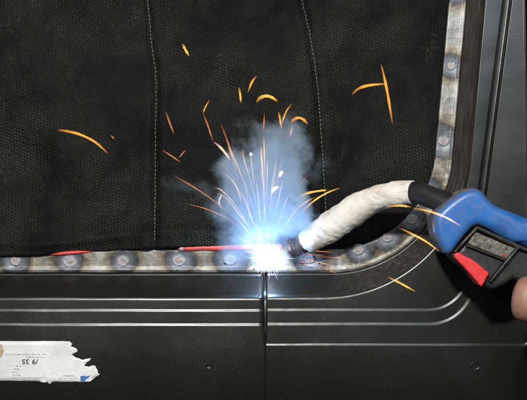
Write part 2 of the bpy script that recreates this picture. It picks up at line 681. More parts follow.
KEYS = [  # b, x at y=0, slope, corner radius, depth mm, fillet px
    (272.3, 466.5, -9, 122, -0.9, 0),
    (275.5, 468.5, -9, 123, -1.6, 1.5),
    (295.0, 481.5, -9, 140, (-20.5, -19.0), (3.0, 1.0)),
    (298.2, 486.0, -9, 150, -22.2, (2.2, 0.4)),
    (308.7, 502.5, -13, 40, -22.25, (0.7, 0.35)),
    (310.7, 505.0, -13, 40, (-22.78, -19.6), (0.7, 0.9)),
    (322.8, 509.0, -13, 44, (-22.9, -19.6), (0.7, 0.9)),
    (325.0, 512.5, -13, 46, -23.48, (0.7, 0.35)),
    (343.6, 523.6, 1.6, 2.0, -23.7, 0.6),
    (345.4, 524.0, 1.7, 2.0, -24.15, 0.6),
    (520.0, 524.6, 1.8, 20, -24.6, 0),
]
SEAM = 265.0


def build_panel(name, R, rowkey, bare_fn=None, fix=None):
    nr_, nc_, _ = R.shape
    verts = []
    bare = []
    for i in range(nr_):
        for j in range(nc_):
            px, py, y = R[i, j]
            # tiny dents so that ridges are not ruler straight
            e = 0.00022 * noise.noise(Vector((px * 0.018, py * 0.03, 3.1))) + 0.00007 * noise.noise(Vector((px * 0.11, py * 0.11, 8.7)))
            dy = 0.35 * noise.noise(Vector((px * 0.02, 0.4, rowkey[i] * 0.3)))
            open_ = 1 - sstep(327, 331, py)
            if abs(px - SEAM) < 1.5:
                px = SEAM + (px - SEAM) * open_ + (1.0 * (1 - open_) if px < SEAM else 0.0) + 0.25 * open_ * noise.noise(Vector((py * 0.35, 1, px)))
            verts.append(P(px, py + dy, y + e + (fix(i, j) * open_ if fix else 0)))
            bare.append(bare_fn(rowkey[i], px, py) if bare_fn else 0.0)
    o = new_obj(name, verts, grid_faces(nr_, nc_, flip=True), M_paint, door)
    at = o.data.attributes.new('bare', 'FLOAT', 'POINT')
    at.data.foreach_set('value', bare)
    md = o.modifiers.new('sheet', 'SOLIDIFY'); md.thickness = 0.0009; md.offset = -1
    return o


def sstep(a, b, x):
    t = min(1, max(0, (x - a) / (b - a)))
    return t * t * (3 - 2 * t)


def bare_corner(k, px, py):
    if k > 2.9 or k < 0.9:
        return 0.0
    return sstep(300, 400, px) * (0.95 if k < 2.1 else 0.35)


R, rk = sweep(KEYS, SEAM + 1.1)
# rolled edge at the seam (first columns dip back)
build_panel('corner_panel', R, rk, bare_corner, lambda i, j: 0.0016 if j == 0 else 0.0)

# left panel: straight pressing that ends at the seam, without the lowest ridge
first = lambda q: q[0] if isinstance(q, tuple) else q
KL = [(b, 0, 0, 0, first(d), first(f)) for (b, _, _, _, d, f) in KEYS]
KL[8] = (343.4, 0, 0, 0, -23.7, 0.0); KL[9] = (346, 0, 0, 0, -23.75, 0.0); KL[10] = (520, 0, 0, 0, -24.4, 0)


def straight_sweep(keys, x_a, x_b, nx, fil=4):
    rows, rowk = [], []
    K = [np.array([k[0], k[4] / 1000 / S]) for k in keys]
    for i, k in enumerate(keys):
        f = k[5]
        if i in (0, len(keys) - 1) or f <= 0:
            rows.append(K[i]); rowk.append(float(i)); continue
        dp, dn = K[i - 1] - K[i], K[i + 1] - K[i]
        lp, ln = np.linalg.norm(dp), np.linalg.norm(dn)
        a = K[i] + dp / lp * min(f, .46 * lp); c = K[i] + dn / ln * min(f, .46 * ln)
        for q in range(fil + 1):
            t = q / fil
            rows.append((1 - t) ** 2 * a + 2 * t * (1 - t) * K[i] + t * t * c); rowk.append(i + (t - .5) * .3)
    xs = np.concatenate([np.linspace(x_a, x_b - 1.0, nx), [x_b]])
    R = np.zeros((len(rows), len(xs), 3))
    for i, r in enumerate(rows):
        R[i, :, 0] = xs; R[i, :, 1] = r[0] + 0.6; R[i, :, 2] = r[1] * S
    return R, np.array(rowk)


RL, rkl = straight_sweep(KL, -130, SEAM - 1.0, 90)
ncl = RL.shape[1]
build_panel('sill_panel', RL, rkl, None, lambda i, j: 0.0016 if j == ncl - 1 else 0.0)

# black strip added behind the joint, standing in for the gap's shade
sv = []
for k, py in enumerate(np.linspace(272, 360, 12)):
    dep = np.interp(py, [272, 275.5, 295, 298, 310, 325, 345, 520], [-0.9, -1.6, -20.5, -22.2, -22.6, -23.5, -23.7, -24.2]) / 1000 + 0.0040
    for px in (SEAM - 3, SEAM - 1, SEAM + 1, SEAM + 3):
        sv.append(P(px, py, dep + (0.0004 if abs(px - SEAM) < 2 else 0) * math.sin(k * 2.1)))
new_obj('seam_gap_shade', sv, grid_faces(12, 4, True), M_recess_shade, door)

# welds -------------------------------------------------------------
WELDS = [(-38, 261.5), (15, 261.5), (69.5, 261.5), (124, 260.8), (180, 260.3), (231, 260), (310, 258.5), (359.5, 250), (387, 237), (411.5, 219.5),
         (442.3, 141.5), (450.5, 66), (456, -10), (427, 192)]
FK = [(249.0, 449.0, -9, 104, 0.6, 0), (250.5, 450.0, -9, 105, 0.0, 0.8), (258, 456, -9, 111, 0.0, 1.0), (266.5, 462.5, -9, 117, 0.0, 1.0), (268.6, 464.2, -9, 119, -0.5, 0.8),
      (272.3, 466.5, -9, 122, -0.9, 0)]
RF, rkf = sweep(FK, -130, nb=260, na=110, nr=120, fil=3)
verts, wd = [], []
for i in range(RF.shape[0]):
    for j in range(RF.shape[1]):
        px, py, y = RF[i, j]
        dmin = 99
        for (wx, wy) in WELDS:
            vert_side = wx > 435
            dx, dy = (px - wx), (py - wy)
            ws = 0.82 + 0.5 * ((wx * 0.37 + wy * 0.11) % 1.0)
            dd = (math.hypot(dx, dy * 1.15) if not vert_side else math.hypot(dx * 1.0, dy * 0.9)) * ws
            dmin = min(dmin, dd)
        e = 0.00035 * noise.noise(Vector((px * 0.05, py * 0.05, 1.0))) + 0.00018 * noise.noise(Vector((px * 0.25, py * 0.25, 5.0)))
        dent = 0.0009 * math.exp(-(dmin / 8.0) ** 2)
        edge = 0.5 * noise.noise(Vector((px * 0.13, py * 0.13, 9.0))) if i < 4 else 0
        verts.append(P(px, py + edge, y + e + dent))
        wd.append(min(1.0, dmin / 30.0))
fl = new_obj('flange', verts, grid_faces(RF.shape[0], RF.shape[1], True), M_flange, door)
fl.data.attributes.new('weld_distance', 'FLOAT', 'POINT').data.foreach_set('value', wd)
md = fl.modifiers.new('sheet', 'SOLIDIFY'); md.thickness = 0.0012; md.offset = -1

# each spot weld: a dished nugget with a raised, uneven rim
for w, (wx, wy) in enumerate(WELDS):
    rad = [6.2, 5.4, 6.8, 5.8, 6.4][w % 5] * (1.0 if wx < 300 else 0.86)
    rings = [(0.0, -0.10), (0.25, -0.08), (0.45, -0.06), (0.58, -0.08), (0.70, -0.10), (0.82, -0.06), (0.92, -0.02), (1.0, 0.08)]
    seg = 26
    cx, cy, cz = P(wx + random.uniform(-1.5, 1.5), wy + random.uniform(-0.8, 0.8), 0.0000)
    vs, fs = [], []
    for (rr, dep) in rings:
        for s in range(seg):
            th = 2 * math.pi * s / seg
            k = rr * rad * S * (1 + 0.10 * noise.noise(Vector((math.cos(th) * 1.5 + w, math.sin(th) * 1.5, rr * 2))))
            vs.append((k * math.cos(th) * 1.12, dep * 0.0011 + 0.00025 * noise.noise(Vector((math.cos(th) * 3 * rr, math.sin(th) * 3 * rr, w * 3.3))), k * math.sin(th)))
    n_r = len(rings)
    for i in range(n_r - 1):
        for s in range(seg):
            s2 = (s + 1) % seg
            fs.append((i * seg + s, i * seg + s2, (i + 1) * seg + s2, (i + 1) * seg + s))
    o = new_obj('spot_weld', vs, fs, M_weld, door)
    o.location = (cx, cy, cz)

# dents: black discs, their shade put into the colour ---------------------------------------------------------
for (hx, hy, hr, dep) in ((475.5, 366, 5.0, -0.0242), (209, 366, 3.4, -0.0238)):
    vs, fs = [], []
    prof = [(0.0, 0.0006), (0.45, 0.0006), (0.72, 0.0004), (0.86, 0.0001), (1.0, 0.0002), (1.08, 0.0007)]
    for rr, dd in prof:
        for s in range(28):
            th = 2 * math.pi * s / 28
            q = P(hx + hr * rr * math.cos(th), hy + hr * 0.85 * rr * math.sin(th), dep - 0.0006 + dd)
            vs.append(q)
    for i in range(len(prof) - 1):
        for s in range(28):
            s2 = (s + 1) % 28
            fs.append((i * 28 + s, i * 28 + s2, (i + 1) * 28 + s2, (i + 1) * 28 + s))
    new_obj('dark_dent_disc', vs, fs, M_recess_shade, door)

# spatter beads on the panel near the arc
for k in range(16):
    a = random.uniform(-0.4, math.pi + 0.4)
    r = random.uniform(14, 75)
    px, py = 268 + r * math.cos(a) * 1.3, 262 + abs(r * math.sin(a)) * 0.5
    dep = np.interp(py, [250, 272, 275.5, 295, 298, 310, 325, 345], [0, -0.9, -1.6, -20.5, -22.2, -22.6, -23.5, -23.7]) / 1000
    if py > 323 or px > 330:
        continue
    rr = random.uniform(0.5, 1.1) * S
    c = P(px, py, dep)
    vs, fs = [], []
    for i in range(5):
        ph = math.pi / 2 * i / 4
        for s in range(8):
            th = 2 * math.pi * s / 8
            vs.append((c[0] + rr * math.cos(ph) * math.cos(th), c[1] - rr * 0.7 * math.sin(ph), c[2] + rr * math.cos(ph) * math.sin(th)))
    for i in range(4):
        for s in range(8):
            fs.append((i * 8 + s, i * 8 + (s + 1) % 8, (i + 1) * 8 + (s + 1) % 8, (i + 1) * 8 + s))
    new_obj('spatter_bead', vs, fs, M_nozzle, door)

# ------------------------------------------------------------------ the black cloth
SEAMS = [[(146, -70), (148, 0), (151, 40), (155.5, 70), (156.3, 90), (155.5, 130), (155.2, 190), (154.5, 243)],
         [(296, -70), (302, 0), (309, 30), (314, 60), (318, 90), (321, 130), (324, 175), (327, 235)]]


def seam_x(s, py):
    p = SEAMS[s]
    return float(np.interp(py, [q[1] for q in p], [q[0] for q in p]))


def hem_y(px):
    return float(np.interp(px, [-80, 0, 40, 60, 80, 100, 130, 160, 185, 220, 262, 285, 315, 500],
                           [255.5, 255.5, 254.5, 253, 251.5, 250.5, 248.8, 247.0, 245.5, 244.5, 243.5, 246, 263, 266]))


def cloth_depth(px, py):
    y = 0.0075
    front = 1 - sstep(255, 305, px)
    hy = hem_y(px)
    t = sstep(hy - 52, hy - 8, py)
    y += front * t * (-0.0105)
    for s in (0, 1):
        d = px - seam_x(s, py)
        y += 0.0016 * math.exp(-(d / 3.0) ** 2)                 # pinched along the stitching
        y -= 0.0009 * math.exp(-((abs(d) - 9) / 6.0) ** 2)
    y += 0.0050 * noise.noise(Vector((px * 0.012, py * 0.010, 2.0)))
    y += 0.0019 * noise.noise(Vector((px * 0.035 + py * 0.012, py * 0.03, 6.0)))
    y += 0.00035 * noise.noise(Vector((px * 0.15, py * 0.1, 9.0)))
    # a fold running parallel to the hem
    y -= front * 0.0014 * math.exp(-((py - (hy - 13 + 3 * math.sin(px * 0.03))) / 4.5) ** 2)
    return y


cloth = empty('welding_blanket')
tag(cloth, 'black woven quilted blanket with two stitched seams filling the window opening', 'blanket')
NX, NY = 270, 165
verts = []
for j in range(NY):
    v = j / (NY - 1)
    for i in range(NX):
        px = -90 + (560 - -90) * i / (NX - 1)
        hy = hem_y(px)
        py = -90 + (hy + 90) * v
        y = cloth_depth(px, py)
        verts.append(P(px, py, y))
# rolled hem going back under
for (dy, dd) in ((0.9, 0.0006), (1.3, 0.0016), (0.9, 0.0028), (-1.5, 0.0034), (-8, 0.0034)):
    for i in range(NX):
        px = -90 + (560 - -90) * i / (NX - 1)
        hy = hem_y(px)
        verts.append(P(px, hy + dy + 0.5 * noise.noise(Vector((px * 0.2, 0, 0))), cloth_depth(px, hy) + dd))
new_obj('cloth_sheet', verts, grid_faces(NY + 5, NX), M_fabric, cloth)

# stitches: thread dashes, one mesh per seam
for s in (0, 1):
    vs, fs = [], []
    py = -60.0
    while py < hem_y(seam_x(s, py)) - 6:
        L = 2.7 + random.uniform(-0.4, 0.4)
        if s == 1 and py > 214:
            break
        nseg, sg = 5, 6
        pts, rad = [], []
        jx = random.uniform(-0.25, 0.25)
        for k in range(nseg):
            t = k / (nseg - 1)
            yy = py + L * t
            xx = seam_x(s, yy) + jx
            pts.append(P(xx, yy, cloth_depth(xx, yy) - 0.0005 - 0.0003 * math.sin(math.pi * t)))
            rad.append((0.13 + 0.27 * math.sin(math.pi * min(max(t, 0.08), 0.92))) * S)
        v, f = tube_geo(pts, rad, sg)
        o_ = len(vs)
        vs += list(v); fs += [tuple(a + o_ for a in q) for q in f]
        py += L + 1.25 + random.uniform(-0.2, 0.3)
    o = new_obj('stitching', vs, fs, M_thread, cloth)
    o['kind'] = 'stuff'

# ------------------------------------------------------------------ red strips peeping out from under the hem
def red_strip(pts_px, label, wmul=1.0):
    n = 60
    xs = np.linspace(pts_px[0][0], pts_px[-1][0], n)
    vs = []
    prof = [(0, 0.0016), (0.08, 0.0002), (0.3, -0.0006), (0.7, -0.0008), (0.95, -0.0002), (1.0, 0.0012)]
    for i, x in enumerate(xs):
        top = np.interp(x, [p[0] for p in pts_px], [p[1] for p in pts_px])
        bot = np.interp(x, [p[0] for p in pts_px], [p[2] for p in pts_px])
        dep = np.interp(x, [p[0] for p in pts_px], [p[3] for p in pts_px]) / 1000
        for (t, d) in prof:
            vs.append(P(x, top + (bot - top) * t + 0.25 * noise.noise(Vector((x * 0.15, t, 0))), dep + d + 0.0003 * noise.noise(Vector((x * 0.09, t, 4)))))
    o = new_obj('red_strip', vs, grid_faces(n, len(prof)), M_red_strip)
    md = o.modifiers.new('thick', 'SOLIDIFY'); md.thickness = 0.0006
    return tag(o, label, 'strip', 'red strips under the blanket hem')


red_strip([(45, 253.4, 255.4, -0.6), (52, 252.2, 255.6, -0.8), (64, 251.2, 255.2, -1.0), (76, 250.2, 254.0, -0.9), (86, 250.6, 252.8, -0.6), (91, 251.0, 252.2, -0.4)],
          'short red rubber strip peeping out under the blanket above a spot weld')
red_strip([(178, 246.4, 250.4, -1.0), (186, 245.6, 251.0, -1.3), (200, 245.2, 250.2, -1.4), (215, 244.6, 250.6, -1.6), (240, 243.6, 249.8, -2.0), (262, 243.2, 249.8, -2.2), (282, 244.0, 250.4, -2.0)],
          'long red rubber strip lying on the flange beside the welding arc')
# pale clip at the start of the long strip
vs = []
for i in range(8):
    for (t, d) in ((0, .0012), (.15, -.0008), (.85, -.0012), (1, .0008)):
        vs.append(P(179.5 + i * 0.55, 245.5 + 5.4 * t, -0.0016 + d))
tag(new_obj('strip_clip', vs, grid_faces(8, 4), M_clip), 'small white clip on the end of the long red strip', 'clip')

# ------------------------------------------------------------------ the paper sticker
ST = [(-45, 341), (0, 341.0), (25, 341.2), (50, 341.0), (69.5, 341.4), (72.5, 343.6), (70.8, 346.4), (74, 347.4), (76.8, 348.8), (77.4, 351.5), (74, 353.2), (71.6, 354.3),
      (75, 357.0), (81.5, 359.6), (86, 359.0), (91, 358.0), (89.6, 360.6), (86.5, 362.5), (84, 366), (89, 366.8), (92, 365.2), (95.2, 365.8), (96.2, 368.5), (98, 370.8), (97.4, 372.4), (100, 374.2),
      (98, 375.6), (96.2, 376.4), (93, 379.6), (90, 381.6), (75, 381.8), (52, 381.6), (51, 383.2), (49.5, 384.2), (47.5, 381.8), (44, 382.4), (37.5, 381.0), (20, 380.8), (0, 380.6), (-45, 380.4)]
sticker = empty('paper_sticker')
tag(sticker, 'torn white paper sticker with upside-down print on the black sill', 'sticker')
dense = []
for i in range(len(ST)):
    a, b = np.array(ST[i]), np.array(ST[(i + 1) % len(ST)])
    k = max(1, int(np.linalg.norm(b - a) / 2.2))
    for q in range(k):
        p = a + (b - a) * q / k
        if p[0] > 40:
            p = p + rng.normal(0, 0.16, 2)
        dense.append(p)
bm = bmesh.new()
bv = [bm.verts.new((p[0], p[1], 0)) for p in dense]
be = [bm.edges.new((bv[i], bv[(i + 1) % len(bv)])) for i in range(len(bv))]
bmesh.ops.triangle_fill(bm, edges=be, use_beauty=True)
bmesh.ops.subdivide_edges(bm, edges=[e for e in bm.edges if e.calc_length() > 5], cuts=2, use_grid_fill=True)
bmesh.ops.triangulate(bm, faces=bm.faces)
bmesh.ops.subdivide_edges(bm, edges=[e for e in bm.edges if e.calc_length() > 5], cuts=2)
bmesh.ops.triangulate(bm, faces=bm.faces)


def stick_depth(px, py):
    curl = 0.0010 * sstep(72, 100, px) * (0.5 + 0.5 * noise.noise(Vector((px * 0.1, py * 0.2, 0))))
    crease = 0.0006 * math.exp(-((px - 49 - (py - 382) * 0.25) / 2.0) ** 2) * sstep(364, 382, py)
    return -0.0242 - curl - crease - 0.00020 * (1 + noise.noise(Vector((px * 0.06, py * 0.08, 2))))


for v in bm.verts:
    px, py = v.co.x, v.co.y
    v.co = P(px, py, stick_depth(px, py))
bmesh.ops.recalc_face_normals(bm, faces=bm.faces)
me = bpy.data.meshes.new('paper'); bm.to_mesh(me); bm.free()
if sum(p.normal.y for p in me.polygons) > 0:
    me.flip_normals()
me.materials.append(M_paper)
me.polygons.foreach_set('use_smooth', [True] * len(me.polygons))
o = bpy.data.objects.new('paper', me); COL.objects.link(o); o.parent = sticker
md = o.modifiers.new('thick', 'SOLIDIFY'); md.thickness = 0.00018; md.offset = -1


def flat_part(name, polys, mat, parent, lift=0.00025):
    vs, fs = [], []
    for poly in polys:
        b = len(vs)
        for (x, y) in poly:
            vs.append(P(x, y, stick_depth(x, y) - lift))
        fs.append(tuple(range(b, b + len(poly))))
    o = new_obj(name, vs, fs, mat, parent, smooth=False)
    bm = bmesh.new(); bm.from_mesh(o.data); bmesh.ops.triangulate(bm, faces=bm.faces); bm.to_mesh(o.data); bm.free()
    return o


flat_part('torn_patch', [[(-12, 345.5), (-4, 344), (1.2, 344.2), (2.6, 346.2), (3.4, 349), (3.9, 351.5), (2.8, 353.6), (1.5, 356.5), (-0.5, 358.8), (-12, 360)]], M_chip, sticker)
flat_part('blue_mark', [[(80.4, 376.0), (84, 375.6), (86.0, 376.4), (90.8, 375.2), (87.5, 378.4), (85.4, 379.6), (84.8, 381.2), (80.6, 381.2)]], M_ink_blue, sticker)


def ink_line(x0, x1, yc, h, jitter=0.35):
    """one line of print too small to read: uneven little strokes"""
    polys = []
    x = x0
    while x < x1:
        if random.random() < 0.14:
            x += random.uniform(0.6, 1.2); continue
        w = random.uniform(0.25, 0.6)
        hh = h * random.uniform(0.55, 1.0)
        o_ = random.uniform(-jitter, jitter) * h * 0.4
        polys.append([(x, yc - hh / 2 + o_), (x + w, yc - hh / 2 + o_), (x + w, yc + hh / 2 + o_), (x, yc + hh / 2 + o_)])
        x += w + random.uniform(0.1, 0.25)
    return polys


flat_part('small_print', ink_line(5, 47, 354.4, 0.9), M_ink_grey, sticker)
flat_part('small_print', ink_line(26, 44, 357.2, 0.9), M_ink_grey, sticker)
for (a, b, yy) in ((11.5, 20.5, 366.0), (12, 19, 369.0), (12.5, 17.5, 372.0), (13, 20.5, 375.0)):
    flat_part('small_print', ink_line(a, b, yy, 1.2), M_ink_grey, sticker)
flat_part('small_print', ink_line(12, 46, 377.6, 0.7), M_ink_grey, sticker)
flat_part('small_print', ink_line(62, 77, 375.8, 1.0), M_ink_grey, sticker)
flat_part('small_print', ink_line(58, 78, 378.2, 0.7), M_ink_grey, sticker)

# the number, printed upside down as the door stands
fc = bpy.data.curves.new('number', 'FONT')
fc.body = '/9 35'
fc.size = 1.0
fc.offset = 0.012
tmp = bpy.data.objects.new('number_tmp', fc)
COL.objects.link(tmp)
dg = bpy.context.evaluated_depsgraph_get()
tm = bpy.data.meshes.new_from_object(tmp.evaluated_get(dg))
bpy.data.objects.remove(tmp)
xs = [v.co.x for v in tm.vertices]; ys = [v.co.y for v in tm.vertices]
xa, xb, ya, yb = min(xs), max(xs), min(ys), max(ys)
for v in tm.vertices:
    u = (v.co.x - xa) / (xb - xa); w = (v.co.y - ya) / (yb - ya)
    px = 38.0 - u * 16.0
    py = 359.2 + w * 4.9
    v.co = P(px, py, stick_depth(px, py) - 0.0004)
tm.materials.clear(); tm.materials.append(M_ink)
no = bpy.data.objects.new('printed_number', tm); COL.objects.link(no); no.parent = sticker
no['label'] = 'black printed number upside down'

# ------------------------------------------------------------------ the welding torch
torch = empty('welding_torch')
tag(torch, 'blue welding torch with red trigger and white tape wrapped round its swan neck', 'torch')
mm = 0.001
AX = [(284, 251.5, -10), (291, 247.5, -12), (303, 243.5, -15), (322, 232.5, -20), (342, 219, -26), (364, 204.5, -34), (386, 195.5, -44), (413, 192.3, -55), (432, 197.5, -64), (452, 206, -72)]
A3 = [P(x, y, d * mm) for x, y, d in AX]


def axis(i0, i1, n):
    full = catmull(A3, 200)
    a, b = i0 / (len(A3) - 1) * 199, i1 / (len(A3) - 1) * 199
    idx = np.linspace(a, b, n)
    return np.array([[np.interp(q, np.arange(200), full[:, c]) for c in range(3)] for q in idx])


# nozzle: hollow scorched copper shroud with contact tip
pts = axis(0.75, 2.6, 22)
rad = np.interp(np.linspace(0, 1, 22), [0, 0.1, 0.5, 1], [8.8, 9.6, 10.2, 10.0]) * S


def noz_r(t, th, r):
    return r * (1 + 0.07 * noise.noise(Vector((math.cos(th) * 2, math.sin(th) * 2, t * 9))) * (1.5 - t))


v, f = tube_geo(pts, rad, 24, noz_r, cap=False)
nz = new_obj('nozzle', v, f, M_nozzle, torch)
md = nz.modifiers.new('wall', 'SOLIDIFY'); md.thickness = 0.0014; md.offset = -1
pts = axis(0.45, 1.6, 12)
v, f = tube_geo(pts, np.interp(np.linspace(0, 1, 12), [0, 0.12, 0.5, 1], [1.6, 2.6, 3.0, 4.5]) * S, 14)
new_obj('contact_tip', v, f, M_nozzle, torch)
wire = [P(270, 256.5, -0.0085), P(276, 254, -0.0092), P(285, 250.5, -0.0103)]
v, f = tube_geo(catmull(wire, 8), [0.6 * S] * 8, 8)
new_obj('filler_wire', v, f, M_brass, torch)

# tape wrap: overlapping turns, wrinkles
NT_ = 150
pts = axis(1.95, 7.0, NT_)
tt = np.linspace(0, 1, NT_)
rad = np.interp(tt, [0, 0.03, 0.10, 0.28, 0.5, 0.72, 0.9, 1.0], [7.5, 10.5, 13.0, 15.2, 15.0, 13.0, 11.6, 11.2]) * S * 0.955


def tape_r(t, th, r):
    turns = 6
    fr = (t * turns + th / (2 * math.pi) + 0.35 * noise.noise(Vector((t * 5, math.cos(th), math.sin(th))))) % 1.0
    step = 0.0003 * (1 - fr) * (0.5 + 0.6 * noise.noise(Vector((t * 7, 3, 1))) + 0.4)
    wr = 0.0007 * noise.noise(Vector((t * 14, 1.5 * math.cos(th), 1.5 * math.sin(th)))) + 0.0003 * noise.noise(Vector((t * 34, 3 * math.cos(th) + 2, 3 * math.sin(th))))
    return r + step + wr


v, f = tube_geo(pts, rad, 44, tape_r)
tp = new_obj('tape_wrap', v, f, M_tape, torch)
heat = []
for i in range(NT_):
    for j in range(44):
        t = i / (NT_ - 1)
        heat.append(1 - sstep(0.0, 0.07, t + 0.03 * noise.noise(Vector((j * 0.35, t * 20, 0)))))
heat += [1.0, 0.0]
tp.data.attributes.new('heat', 'FLOAT', 'POINT').data.foreach_set('value', heat)

# black rubber neck sleeve
pts = axis(6.85, 9.0, 26)
v, f = tube_geo(pts, np.interp(np.linspace(0, 1, 26), [0, 0.06, 0.14, 0.5, 1], [9.6, 10.9, 11.2, 11.0, 11.5]) * S * 0.93, 30)
new_obj('neck_sleeve', v, f, M_black, torch)


def poly_curve(pts, n=3):
    """closed polygon with softly rounded corners"""
    p = np.array(pts, float); N = len(p); out = []
    for i in range(N):
        a, b, c = p[i - 1], p[i], p[(i + 1) % N]
        l1, l2 = np.linalg.norm(a - b), np.linalg.norm(c - b)
        k = min(4.0, 0.35 * l1, 0.35 * l2)
        s, e = b + (a - b) / l1 * k, b + (c - b) / l2 * k
        for q in range(n + 1):
            t = q / n
            out.append((1 - t) ** 2 * s + 2 * t * (1 - t) * b + t * t * e)
    return out


YR = -0.072
# black body below / behind the blue shell
HB = [(446, 253), (470, 227), (500, 232), (560, 255), (628, 282), (622, 322), (590, 318), (545, 300), (518, 285), (511, 277), (503, 283), (492, 288.5), (485, 287.5), (478, 284), (463, 270), (449, 258)]
pillow('trigger_housing', poly_curve(HB), -0.083, -0.060, 5.0, M_housing, torch, YR)
# blue shell
BL = [(429.2, 222), (431.5, 213), (438, 206), (448, 197.5), (459, 190.5), (466, 188), (473, 188.3), (479, 192), (484, 198.5), (491, 205.5), (503, 210.5), (527, 219.5), (575, 237), (632, 257),
      (629, 286), (585, 275), (540, 257.5), (505, 240), (482, 227.5), (474, 224.6), (468.5, 227), (458, 239), (449.5, 251), (445.5, 254.2), (440.5, 252.2), (434, 242), (430, 232)]
shell = pillow('handle_shell', poly_curve(BL), -0.089, -0.057, 8.5, M_blue, torch, YR, steps=8)
kx = (D + YR) / D * S
rimv = []
BLp = np.array(poly_curve(BL))
BLn = np.roll(BLp, -1, 0)
for v in shell.data.vertices:
    px, py = v.co.x / kx + 263.5, 200 - v.co.z / kx
    e = BLn - BLp; w = np.array([px, py]) - BLp
    tq = np.clip((w * e).sum(1) / ((e * e).sum(1) + 1e-9), 0, 1)
    dd = np.sqrt(((w - e * tq[:, None]) ** 2).sum(1).min())
    rimv.append((1 - sstep(0.5, 3.6, dd)) * (1 - sstep(462, 500, px)) + 0.32)
shell.data.attributes.new('rim', 'FLOAT', 'POINT').data.foreach_set('value', rimv)
# raised moulding frame around the trigger window
FR = [(471.5, 226.5), (474.5, 225.6), (530, 250.5), (529, 253.5), (514.5, 248.5), (487.5, 281), (484.5, 279.5), (511, 247), (474, 229.2), (452.5, 252), (449.5, 250.5)]
pillow('moulding_frame', FR, -0.0868, -0.080, 0.9, M_housing, torch, YR, steps=3)
PL = [(470, 231.2), (474, 232.2), (511.2, 247.6), (505.2, 258.6), (500, 257.6), (464.4, 243.2)]
pillow('worn_plate', PL, -0.0852, -0.081, 0.7, M_plate, torch, YR, steps=3)
pillow('plate_rim', [(463.4, 243.6), (505.6, 260.0), (504.6, 261.6), (462.6, 245.2)], -0.0862, -0.081, 0.4, M_housing, torch, YR, steps=2)
TR = [(450.6, 253.2), (453.0, 251.4), (456, 251.8), (467.6, 258.0), (476, 264.2), (484.2, 271.0), (484.0, 273.6), (480.4, 280), (477.4, 284.8), (475.0, 283.6), (470, 277), (463.5, 269.8), (456, 262.0), (451.2, 257.2)]
pillow('trigger', poly_curve(TR), -0.0880, -0.066, 1.3, M_trigger, torch, YR, steps=5)
pillow('red_fleck', [(497.6, 252.6), (501, 253.4), (501.6, 255.4), (498.4, 254.8)], -0.0858, -0.0845, 0.4, M_trigger, torch, YR, steps=2)
# two rivets on the blue nose
for (rx, ry, rr) in ((436.5, 228.5, 1.9), (442, 219.5, 1.0)):
    ring = [(rx + rr * math.cos(a), ry + rr * math.sin(a)) for a in np.linspace(0, 2 * math.pi, 17)[:-1]]
    pillow('rivet', ring, -0.0868, -0.078, rr * 0.5, M_brass, torch, YR, steps=3)
# cable leaving the back of the handle
pts = catmull([P(620, 276, YR), P(680, 300, -0.07), P(760, 345, -0.06), P(830, 420, -0.05), P(860, 520, -0.04)], 40)
v, f = tube_geo(pts, [13 * S] * 40, 20)
new_obj('cable', v, f, M_black, torch)

# ------------------------------------------------------------------ the hand on the grip
hand_me = bpy.data.meshes.new('hand')
hv, he, hr = [], [], []


def hadd(px, py, d, r, link=None):
    hv.append(P(px, py, d * mm)); hr.append(r * mm)
    if link is not None:
        he.append((link, len(hv) - 1))
    return len(hv) - 1


wrist = hadd(735, 372, -70, 24)
fore = hadd(860, 420, -62, 30, wrist)
palm = hadd(672, 338, -68, 22, wrist)
palm2 = hadd(632, 318, -58, 17, palm)
# thumb along the near side, pointing at the trigger
t1 = hadd(650, 342, -92, 13.0, palm)
t2 = hadd(605, 324, -101, 11.6, t1)
t3 = hadd(566, 308, -102, 13.0, t2)
t4 = hadd(532, 300, -100, 16.5, t3)
t5 = hadd(510, 296.5, -97, 15.0, t4)
# fingers go under and behind the grip and curl back over its top
for (bx, by, tx, dz) in ((592, 318, 562, 0), (614, 326, 586, 1), (636, 333, 610, 2), (656, 340, 634, 0)):
    a = hadd(bx + 6, by - 6, -50, 10.5, palm2)
    b = hadd(bx - 6, by - 38, -43 - dz, 9.4, a)
    c = hadd(tx + 6, by - 74, -48 - dz, 8.6, b)
    e = hadd(tx + 4, by - 90, -68, 8.0, c)
    g = hadd(tx + 4, by - 86, -86, 7.2, e)
hand_me.from_pydata(hv, he, [])
hand = bpy.data.objects.new('hand', hand_me)
COL.objects.link(hand)
sk = hand.modifiers.new('skin', 'SKIN')
sk.use_smooth_shade = True
for i, v in enumerate(hand_me.skin_vertices[0].data):
    v.radius = (hr[i], hr[i])
    v.use_root = (i == palm)
ss = hand.modifiers.new('sub', 'SUBSURF'); ss.levels = 3; ss.render_levels = 3
hand_me.materials.append(M_skin)
tag(hand, 'bare hand gripping the torch handle behind the red trigger', 'hand')

# ------------------------------------------------------------------ the arc
vs, fs = [], []
bm = bmesh.new()
bmesh.ops.create_icosphere(bm, subdivisions=3, radius=1)
for v in bm.verts:
    k = 1 + 0.45 * noise.noise(v.co * 2.2) + 0.3 * noise.noise(v.co * 5)
    v.co = Vector((v.co.x * 4.6 * k, v.co.y * 2.8 * k, v.co.z * 5.4 * k)) * S
me = bpy.data.meshes.new('welding_arc'); bm.to_mesh(me); bm.free()
me.materials.append(mat_emit('arc_white', (0.80, 0.92, 1.0), 2.0))
me.polygons.foreach_set('use_smooth', [True] * len(me.polygons))
arc = bpy.data.objects.new('welding_arc', me); COL.objects.link(arc)
arc.location = P(268, 257.5, -0.0065)
tag(arc, 'blinding white welding arc where the torch tip meets the flange', 'arc')

